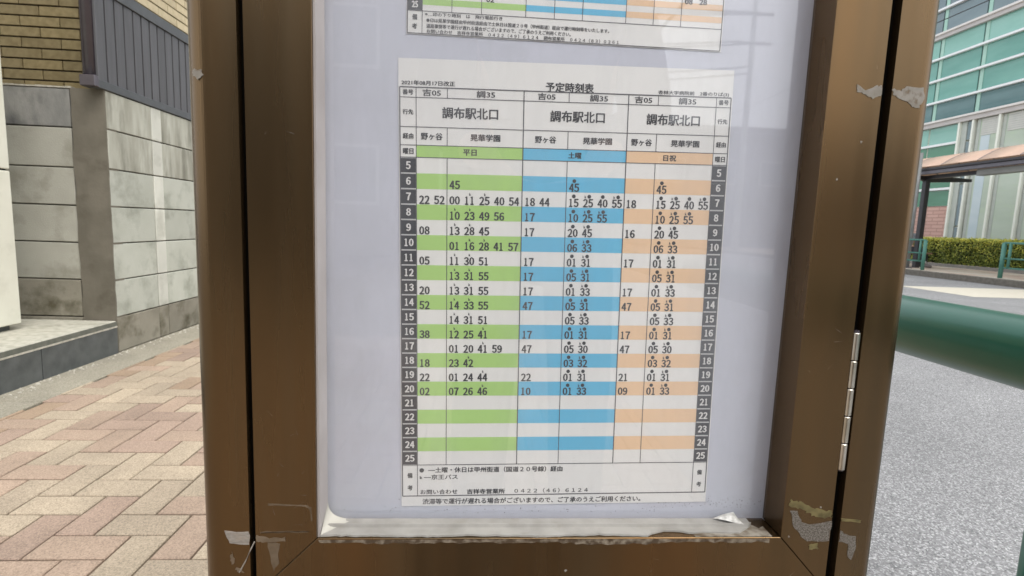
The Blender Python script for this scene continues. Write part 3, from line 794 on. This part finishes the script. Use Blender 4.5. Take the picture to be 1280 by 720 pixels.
# ============================================================ FAR SIDE: GUARD FENCES
def guard(ya, yb, label):
    t = thing('guard_fence', label, 'guard fence', (12.2, (ya + yb) / 2, .03), 'green guard fences along the far kerb')
    for y in (ya, yb):
        b = MB(); b.tube([(12.2, y, .027), (12.2, y, .85)], .045, 14); b.obj('post', M['fencegreen'], t, smooth=True)
    for y in (ya + .15, yb - .15):
        b = MB(); b.tube([(12.2, y, .27), (12.2, y, .85)], .03, 10); b.obj('upright', M['fencegreen'], t, smooth=True)
    for z in (.85, .49, .27):
        b = MB(); b.tube([(12.2, ya, z), (12.2, yb, z)], .02 if z < .8 else .026, 10); b.obj('rail', M['fencegreen'], t, smooth=True)
    return t
guard(13.58, 15.6, 'green pipe guard fence in front of the dark bus shelter post')
guard(9.2, 11.42, 'green pipe guard fence in front of the hedge, at the picture edge')

# ============================================================ HEDGE
hd = thing('hedge', 'clipped leafy hedge with yellow green new leaves below the glass building', 'hedge', (15.4, 14, .03))
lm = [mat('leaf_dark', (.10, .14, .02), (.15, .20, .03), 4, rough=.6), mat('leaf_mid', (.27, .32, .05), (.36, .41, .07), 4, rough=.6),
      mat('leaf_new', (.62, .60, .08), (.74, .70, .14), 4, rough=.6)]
b = MB(); b.box(15.12, 15.95, 5, 26, .12, .86); b.obj('branches', mat('twigs', (.02, .025, .01), (.03, .035, .012), 20, rough=.95), hd)
b = MB()
for k in range(26000):
    y = rng.uniform(11, 20); u = rng.random()
    bulge = .05 * math.sin(y * 5.1) + .03 * math.sin(y * 11.3)
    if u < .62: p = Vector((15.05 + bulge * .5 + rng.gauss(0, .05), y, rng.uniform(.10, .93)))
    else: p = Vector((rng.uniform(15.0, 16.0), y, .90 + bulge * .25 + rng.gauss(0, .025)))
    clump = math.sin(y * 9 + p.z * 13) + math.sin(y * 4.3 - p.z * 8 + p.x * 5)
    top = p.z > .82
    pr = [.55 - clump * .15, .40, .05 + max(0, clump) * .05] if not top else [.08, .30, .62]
    if .55 < p.z <= .82: pr = [.32 - clump * .1, .43, .25]  # lighter mixes higher up paint light on the hedge besides new growth
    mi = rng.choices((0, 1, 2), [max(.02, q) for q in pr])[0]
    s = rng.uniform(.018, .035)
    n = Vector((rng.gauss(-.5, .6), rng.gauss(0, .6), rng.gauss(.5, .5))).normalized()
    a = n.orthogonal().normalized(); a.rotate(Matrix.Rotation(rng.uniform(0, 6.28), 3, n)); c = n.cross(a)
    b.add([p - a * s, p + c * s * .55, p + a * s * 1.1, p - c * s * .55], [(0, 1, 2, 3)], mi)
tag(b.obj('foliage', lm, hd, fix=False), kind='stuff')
box('low_edging', M['kerb'], hd, 14.78, 14.9, 5, 26, .0, .12, bev=.01)

# ============================================================ BUS SHELTER
bs = thing('bus_shelter', 'dark framed bus shelter with a curved salmon roof across the road', 'bus shelter', (13.2, 12, .03))
M['shelter'] = mat('shelter_dark', (.022, .020, .024), (.03, .028, .032), 10, rough=.4)
M['fascia'] = mat('shelter_fascia', (.10, .095, .11), (.13, .12, .14), 10, rough=.45)
M['salmon'] = mat('roof_sheet', (.62, .42, .31), (.68, .47, .35), 2, rough=.45, vary=.05)
M['signbox'] = mat('light_box', (.17, .17, .15), (.20, .20, .18), 4, rough=.5)
YA, YB = 6.4, 17.0
box('fascia', M['fascia'], bs, 12.58, 12.66, YA, YB, 2.70, 2.80, bev=.01)
box('gutter', M['shelter'], bs, 12.55, 12.67, YA, YB, 2.805, 2.875, bev=.01)
def arch(t): return (12.56 + 1.9 * t, 2.88 + .46 * math.sin(math.pi * (t * .9 + .05)) - .05)
nb = 10
for k in range(nb):
    ya = YA + (YB - YA) * k / nb + .015; yb = YA + (YB - YA) * (k + 1) / nb - .015
    b = MB(); pts = [arch(i / 10) for i in range(11)]
    vs_ = []
    for x, z in pts: vs_ += [(x, ya, z), (x, yb, z), (x, ya, z + .012), (x, yb, z + .012)]
    fs_ = []
    for i in range(10):
        o_ = i * 4; fs_ += [(o_, o_ + 4, o_ + 5, o_ + 1), (o_ + 2, o_ + 3, o_ + 7, o_ + 6), (o_, o_ + 2, o_ + 6, o_ + 4), (o_ + 1, o_ + 5, o_ + 7, o_ + 3)]
    b.add(vs_, fs_); b.obj('roof_sheet', M['salmon'], bs, smooth=True)
for k in range(nb + 1):
    yy = YA + (YB - YA) * k / nb
    b = MB(); b.tube([(x, yy, z + .004) for x, z in [arch(i / 10) for i in range(11)]], .014, 6); b.obj('roof_rib', M['fascia'], bs)
for y in (16.7, 14.66, 10.4, 6.7):
    box('post', M['shelter'], bs, 12.88, 13.02, y - .07, y + .07, .027, 2.62, bev=.01)
    b = MB(); b.prism([(12.62, 2.70), (12.62, 2.64), (12.95, 2.52), (14.3, 2.58), (14.3, 2.66), (13.5, 2.70)], y - .05, y + .05, 'y')
    b.obj('bracket', M['shelter'], bs)
box('beam', M['shelter'], bs, 12.88, 13.02, YA + .1, YB - .1, 2.60, 2.70)
box('light_box', M['signbox'], bs, 12.67, 12.86, 8.0, 12.86, 2.535, 2.695, bev=.008)
box('bench', mat('bench_wood', (.20, .12, .07), (.26, .16, .1), 9, rough=.6), bs, 13.35, 13.75, 15.0, 16.6, .42, .47, bev=.01)
for y in (15.1, 16.4): box('bench_leg', M['shelter'], bs, 13.4, 13.7, y, y + .05, .027, .419)
sp = thing('stop_pole', 'slim light grey pole standing beside the dark shelter post', 'pole', (12.55, 14.15, .03))
b = MB(); b.tube([(12.45, 14.38, .027), (12.45, 14.38, 3.3)], .045, 14); b.obj('shaft', mat('pole_grey', (.20, .205, .20), (.25, .255, .25), 5, rough=.5), sp, smooth=True)
b = MB(); b.tube([(12.45, 14.38, .027), (12.45, 14.38, .06)], .12, 16); b.obj('base', M['fascia'], sp)

# ============================================================ PERSON ON THE SHELTER BENCH
def skin(name, verts, edges, radii, m, parent, sub=2, root=0):
    me = bpy.data.meshes.new(name); me.from_pydata(verts, edges, [])
    o = bpy.data.objects.new(name, me); COL.objects.link(o)
    md = o.modifiers.new('s', 'SKIN')
    for i, r in enumerate(radii):
        sv = me.skin_vertices[0].data[i]; sv.radius = (r, r) if not isinstance(r, tuple) else r; sv.use_root = i == root
    o.modifiers.new('b', 'SUBSURF').levels = sub; o.modifiers['b'].render_levels = sub
    dg = bpy.context.evaluated_depsgraph_get(); dg.update()
    nm = bpy.data.meshes.new_from_object(o.evaluated_get(dg)); bpy.data.objects.remove(o)
    nm.materials.clear(); nm.materials.append(m)
    for p in nm.polygons: p.use_smooth = True
    return link(name, nm, parent)
pe = thing('person', 'person in dark trousers seated in the shelter, one foot stretched out beside the post', 'person', (13.5, 15.7, .03))
sk = mat('skin', (.48, .30, .21), (.52, .33, .24), 8, rough=.55)
by = 15.7; bx = 13.5
V = [(bx, by, .55), (bx, by, .78), (bx, by + .01, 1.0), (bx, by + .01, 1.07), (bx, by - .02, 1.16), (bx, by - .02, 1.27),
     (bx - .09, by - .03, .54), (bx - .10, by - .46, .53), (bx - .12, by - .86, .18), (bx - .12, by - .90, .12),
     (bx + .09, by - .03, .54), (bx + .12, by - .45, .53), (bx + .13, by - .42, .14), (bx + .13, by - .42, .10),
     (bx - .19, by, 1.0), (bx - .22, by - .10, .76), (bx - .12, by - .32, .66), (bx - .10, by - .38, .65),
     (bx + .19, by, 1.0), (bx + .22, by - .10, .76), (bx + .12, by - .32, .66), (bx + .10, by - .38, .65)]
Ed = [(0, 1), (1, 2), (2, 3), (3, 4), (4, 5), (0, 6), (6, 7), (7, 8), (8, 9), (0, 10), (10, 11), (11, 12), (12, 13), (2, 14), (14, 15), (15, 16), (16, 17), (2, 18), (18, 19), (19, 20), (20, 21)]
Rd = [.14, .13, .14, .05, .085, .08, .09, .065, .042, .04, .09, .065, .042, .04, .055, .042, .03, .028, .055, .042, .03, .028]
skin('body', V, Ed, Rd, sk, pe)
cl = mat('dark_cloth', (.02, .022, .03), (.03, .032, .04), 20, rough=.9)
skin('trousers', [V[0], V[6], V[7], (bx - .118, by - .80, .235), V[10], V[11], (bx + .13, by - .425, .20)], [(0, 1), (1, 2), (2, 3), (0, 4), (4, 5), (5, 6)], [.15, .105, .08, .062, .105, .08, .062], cl, pe)
skin('shirt', [(bx, by, .62), V[1], (bx, by + .01, .98), V[14], V[15], (bx - .15, by - .26, .68), V[18], V[19], (bx + .15, by - .26, .68)], [(0, 1), (1, 2), (2, 3), (3, 4), (4, 5), (2, 6), (6, 7), (7, 8)],
     [.15, .15, .15, .075, .058, .045, .075, .058, .045], mat('shirt_cloth', (.3, .33, .38), (.36, .39, .44), 20, rough=.9), pe)
skin('hair', [(bx, by + .02, 1.20), (bx, by - .0, 1.31)], [(0, 1)], [.085, .086], mat('hair', (.015, .012, .01), rough=.6), pe)
sc = mat('sock', (.62, .60, .57), rough=.9)
skin('sock', [(bx - .12, by - .80, .235), (bx - .12, by - .90, .12)], [(0, 1)], [.05, .052], sc, pe)
skin('sock', [(bx + .13, by - .425, .20), (bx + .13, by - .42, .10)], [(0, 1)], [.05, .052], sc, pe)
sh = mat('shoe', (.10, .085, .08), (.16, .13, .12), 30, rough=.5)
for sx, yy in ((-.12, by - .90), (.13, by - .42)):
    skin('shoe', [(bx + sx, yy + .03, .085), (bx + sx, yy - .10, .08), (bx + sx, yy - .22, .065)], [(0, 1), (1, 2)], [.055, .052, .036], sh, pe)

# ============================================================ GLASS OFFICE BUILDING
ob = thing('office_building', 'green glass fronted office building with white bands across the road', 'building', (22, 15, 0))
FX = 17.0
def gl(name, c1, c2, sc=.6, rough=.05, vary=.06, c3=None):
    return mat(name, c1, c2, sc, rough=rough, spec=.7, vary=vary, c3=c3, s3=1.5, lo3=.5, hi3=.7, stretch=(1, 1, 3))
G1 = gl('glass_mint', (.18, .42, .34), (.25, .50, .42)); G1b = gl('glass_teal', (.10, .31, .25), (.15, .38, .31)); G2 = gl('glass_dark', (.07, .16, .16), (.10, .21, .21))
G3 = gl('glass_deep', (.05, .20, .11), (.08, .26, .16), rough=.2); G4 = gl('glass_grey', (.14, .20, .22), (.18, .25, .26))
G5 = gl('glass_curtain', (.42, .50, .39), (.50, .57, .47), rough=.35, c3=(.46, .56, .40)); G6 = gl('glass_pale', (.50, .60, .63), (.58, .66, .68), rough=.3)
M['mull'] = mat('mullion_white', (.84, .86, .76), (.88, .90, .80), 4, rough=.5)
M['fin'] = mat('fin_white', (.86, .87, .87), rough=.45)
M['mdark'] = mat('mullion_dark', (.06, .10, .09), rough=.5)
M['strip'] = mat('strip_green', (.34, .56, .46), (.38, .60, .50), 3, rough=.3)
M['belt'] = mat('belt', (.52, .49, .47), (.57, .54, .51), 4, rough=.6)  # off-white belt with its pinkish shade mixed into the colour
M['belt_hi'] = mat('belt_edge', (.74, .71, .67), (.78, .75, .71), 4, rough=.6)
M['col'] = mat('column', (.46, .50, .45), (.52, .55, .50), 4, rough=.7)
M['blind'] = mat('blind', (.60, .60, .56), (.66, .66, .61), 4, rough=.7)
def brickwork():
    m = bpy.data.materials.new('pink_brickwork'); m.use_nodes = True
    n, l = m.node_tree.nodes, m.node_tree.links; bb = n['Principled BSDF']; bb.inputs['Roughness'].default_value = .85
    tc = n.new('ShaderNodeTexCoord'); mp = n.new('ShaderNodeMapping'); mp.inputs['Rotation'].default_value = (math.radians(90), 0, math.radians(90))
    br = n.new('ShaderNodeTexBrick'); br.inputs['Scale'].default_value = 1; br.inputs['Brick Width'].default_value = .5; br.inputs['Row Height'].default_value = .13
    br.inputs['Mortar Size'].default_value = .014; br.inputs['Color1'].default_value = (.58, .36, .30, 1); br.inputs['Color2'].default_value = (.66, .43, .36, 1); br.inputs['Mortar'].default_value = (.42, .25, .21, 1)
    sx = n.new('ShaderNodeSeparateXYZ'); cx = n.new('ShaderNodeCombineXYZ'); l.new(tc.outputs['Object'], sx.inputs[0]); l.new(sx.outputs[1], cx.inputs[0]); l.new(sx.outputs[2], cx.inputs[1])
    l.new(cx.outputs[0], br.inputs['Vector']); l.new(br.outputs[0], bb.inputs['Base Color'])
    return m
box('shell', mat('office_wall', (.35, .36, .35), (.40, .41, .40), 2, rough=.8), ob, FX + .12, 30, 3.0, 32, .03, 15)
def fb(name, m, y0, y1, z0, z1, proud=0.0, par=ob, bev=0.0):
    return box(name, m, par, FX - proud, FX + .118, y0, y1, z0, z1, bev=bev)
UB = [19.40 + 1.73 * 3, 19.40 + 1.73 * 2, 19.40 + 1.73, 19.40] + [17.67 - 1.73 * k for k in range(0, 8)]
UB = sorted(UB)
def window(y0, y1, z0, z1, m, frame=None, fw=.03, nm='window'):
    w_ = fb(nm, frame or M['mdark'], y0, y1, z0, z1, -.04)
    fb('pane', m, y0 + fw, y1 - fw, z0 + .01, z1 - .01, -.02, par=w_)
    return w_
zr = [5.28, 5.97, 6.78, 7.57, 8.30]
for k in range(len(UB) - 1):
    ya, yb = UB[k], UB[k + 1]
    for i in range(4):
        window(ya, yb, zr[i] + .002, zr[i + 1] - .002, G2 if i == 0 else G1 if i == 3 else G1b)  # row tones paint reflected bright sky and dark surroundings into the panes
        fb('column_strip', M['strip'], yb - .17, yb - .035, zr[i] + .015, zr[i + 1] - .015, -.005)
    for za, zb in ((8.50, 9.34), (9.42, 10.3), (10.32, 11.2)):
        window(ya, yb, za + .002, zb - .002, G4 if za < 10 else G1)
        fb('column_strip', M['strip'], yb - .17, yb - .035, za + .015, zb - .015, -.005)
y0f, y1f = UB[0], UB[-1]
for z in (5.97, 6.78, 7.57, 9.38): fb('fin', M['fin'], y0f, y1f, z - .035, z + .035, .10)
for za, zb in ((5.05, 5.28), (8.29, 8.50), (11.2, 11.5)):
    bt = fb('belt', M['belt'], y0f, y1f, za, zb - .07, .10)
    fb('belt_edge', M['belt_hi'], y0f, y1f, zb - .068, zb, .16, par=bt)
# ground floor
fb('brick_panel', brickwork(), 18.13, 25, .03, 2.10, .02)
for ya, yb in ((18.13, 19.4), (19.43, 20.7), (20.73, 22.0), (22.03, 23.3)):
    window(ya, yb, 4.40, 5.045, G1, M['mull'], .02); window(ya, yb, 2.79, 4.35, G3, M['mull'], .02); window(ya, yb, 2.115, 2.70, G3, M['mull'], .02)
for z in (4.375, 2.745): fb('fin', M['fin'], 18.13, 23.3, z - .04, z + .04, .05)
def mull(y, w=.07): fb('mullion', M['mull'], y - w / 2, y + w / 2, .03, 5.048, .08)
mull(18.09); mull(17.56)
fb('column', M['col'], 17.84, 18.05, .03, 5.046, .0)
for za, zb in ((.05, 1.35), (1.40, 2.85), (2.9, 3.6), (3.65, 4.35), (4.4, 5.04)): window(17.60, 17.84, za, zb, G4, M['mull'], .015)
ys_ = [17.52] + [16.62 - .965 * k for k in range(0, 12)]
for k in range(len(ys_) - 1):
    yb, ya = ys_[k] - .04, ys_[k + 1] + .04
    w_ = window(ya, yb, .05, 5.045, G5 if k else G5, M['col'], .02)
    if k == 0: fb('curtain', G6, ya + .30, yb - .20, .2, 4.45, -.012, par=w_)
    fb('column_strip', M['col'], yb - .13, yb - .02, .06, 5.04, -.008)
    bl = MB()
    for s_ in range(8):
        z = 4.47 + s_ * .07; bl.box(FX + .002, FX + .014, ya + .03, yb - .19, z, z + .058)
    bl.obj('blind', M['blind'], w_)
    mull(ys_[k + 1])
box('roof', M['belt'], ob, FX - .3, 30.2, 2.8, 32.2, 15.0, 15.3)

# ============================================================ OVERHEAD CABLES
def cable(pts, label, r=.012):
    P_ = []
    a, c, sag = Vector(pts[0]), Vector(pts[1]), pts[2]
    for k in range(25):
        t = k / 24; p = a.lerp(c, t); p.z -= sag * 4 * t * (1 - t); P_.append(p)
    b = MB(); b.tube(P_, r, 6); return tag(b.obj('overhead_cable', mat('cable', (.015, .015, .015), rough=.6), smooth=True), label, 'cable')

cable([(12.3, -30, 6.7), (12.3, 60, 6.9), .05], 'thin black cable hanging in front of the glass building')
up = thing('utility_pole', 'concrete utility pole behind the viewer, mirrored in the notice case window', 'utility pole', (12.4, -24, 0))
b = MB(); b.tube([(12.4, -24, 0), (12.4, -24, 11.5)], [.17, .11], 14); b.obj('shaft', M['col'], up, smooth=True)
for z in (9.6, 10.9): box('crossarm', M['fascia'], up, 11.5, 13.3, -24.05, -23.95, z, z + .09)
CN = ['uppermost thin', 'second thin', 'third thin', 'fourth thin', 'middle slack', 'inner slack', 'lower thick', 'lowest thick']
for k, (dx, z) in enumerate(((-.85, 11.0), (-.3, 11.0), (.35, 11.0), (.85, 11.0), (-.6, 9.7), (.6, 9.7), (0, 8.6), (0, 8.3))):
    cable([(12.4 + dx, -24, z), (-14 + dx, -16 - k * .8, z - 2.2), .5], CN[k] + ' black cable strung behind the viewer from the utility pole', .045)['group'] = 'cables strung behind the viewer'
hb = thing('apartment_house', 'plain grey house standing behind the viewer, mirrored dimly in the window', 'house', (-4, -13, 0))
M['rear'] = mat('rear_wall', (.11, .105, .10), (.14, .135, .125), 2, rough=.85); M['rear_glass'] = mat('rear_glass', (.06, .07, .08), rough=.15)
box('wall', M['rear'], hb, -11, 2.6, -20, -12, 0, 6.2)
for x in range(-10, 2, 3):
    for z in (1.2, 4.3):
        f_ = box('window', M['col'], hb, x, x + 1.6, -12.02, -11.96, z, z + 1.4); box('pane', M['rear_glass'], f_, x + .08, x + 1.52, -11.975, -11.94, z + .08, z + 1.32)
box('roof', M['fascia'], hb, -11.3, 2.9, -20.3, -11.7, 6.2, 6.5)
lh = thing('low_house', 'long low grey house behind the viewer, beside the utility pole', 'house', (9, -30, 0))
box('wall', M['rear'], lh, 2.0, 40, -36, -29, 0, 6.5); box('roof', M['fascia'], lh, 1.6, 40.4, -36.4, -28.6, 6.5, 6.8)
for x in range(4, 38, 3): 
    f_ = box('window', M['col'], lh, x, x + 1.6, -29.02, -28.96, 3.6, 5.0); box('pane', M['rear_glass'], f_, x + .08, x + 1.52, -28.975, -28.94, 3.68, 4.92)

for k, (x, z, nm) in enumerate(((5.6, 7.2, 'lowest'), (6.2, 7.9, 'middle'), (6.8, 8.5, 'topmost'))):
    cable([(x, -40, z), (x, 70, z + .6), .05], nm + ' black cable strung above the road, mirrored in the glass front', .03)['group'] = 'cables above the road'
# the photographer, added behind the camera to darken reflections in the frame
ph = thing('person', 'unseen person in dark clothes added behind the viewer to darken the frame reflections, arms held forward', 'person', (.14, -.6, 0))
cx_, cy_ = .14, -.62
V = [(cx_, cy_, .92), (cx_, cy_, 1.15), (cx_, cy_ + .01, 1.38), (cx_, cy_ + .03, 1.48), (cx_, cy_ + .05, 1.56), (cx_, cy_ + .06, 1.68),
     (cx_ - .10, cy_, .86), (cx_ - .12, cy_ + .02, .48), (cx_ - .13, cy_ - .02, .09), (cx_ + .10, cy_, .86), (cx_ + .12, cy_ + .03, .48), (cx_ + .13, cy_, .09),
     (cx_ - .19, cy_, 1.38), (cx_ - .24, cy_ + .08, 1.10), (cx_ - .13, cy_ + .34, .96), (cx_ + .19, cy_, 1.38), (cx_ + .24, cy_ + .08, 1.10), (cx_ + .06, cy_ + .34, .96)]
Ed = [(0, 1), (1, 2), (2, 3), (3, 4), (4, 5), (0, 6), (6, 7), (7, 8), (0, 9), (9, 10), (10, 11), (2, 12), (12, 13), (13, 14), (2, 15), (15, 16), (16, 17)]
Rd = [.15, .14, .15, .055, .09, .09, .09, .065, .045, .09, .065, .045, .06, .045, .03, .06, .045, .03]
skin('body', V, Ed, Rd, sk, ph)
skin('trousers', [V[0], V[6], V[7], V[8], V[9], V[10], V[11]], [(0, 1), (1, 2), (2, 3), (0, 4), (4, 5), (5, 6)], [.165, .105, .085, .075, .105, .085, .075], cl, ph)
skin('jacket', [(cx_, cy_, .90), V[1], V[2], V[12], V[13], (cx_ - .15, cy_ + .29, .985), V[15], V[16], (cx_ + .08, cy_ + .29, .985)], [(0, 1), (1, 2), (2, 3), (3, 4), (4, 5), (2, 6), (6, 7), (7, 8)],
     [.17, .17, .17, .085, .065, .05, .085, .065, .05], cl, ph)
skin('hair', [(cx_, cy_ + .04, 1.62), (cx_, cy_ + .04, 1.72)], [(0, 1)], [.095, .09], mat('dark_hair', (.015, .012, .01), rough=.6), ph)
for sx in (-.13, .13):
    skin('shoe', [(cx_ + sx, cy_ - .02, .06), (cx_ + sx, cy_ + .10, .055), (cx_ + sx, cy_ + .20, .045)], [(0, 1), (1, 2)], [.055, .05, .04], sh, ph)
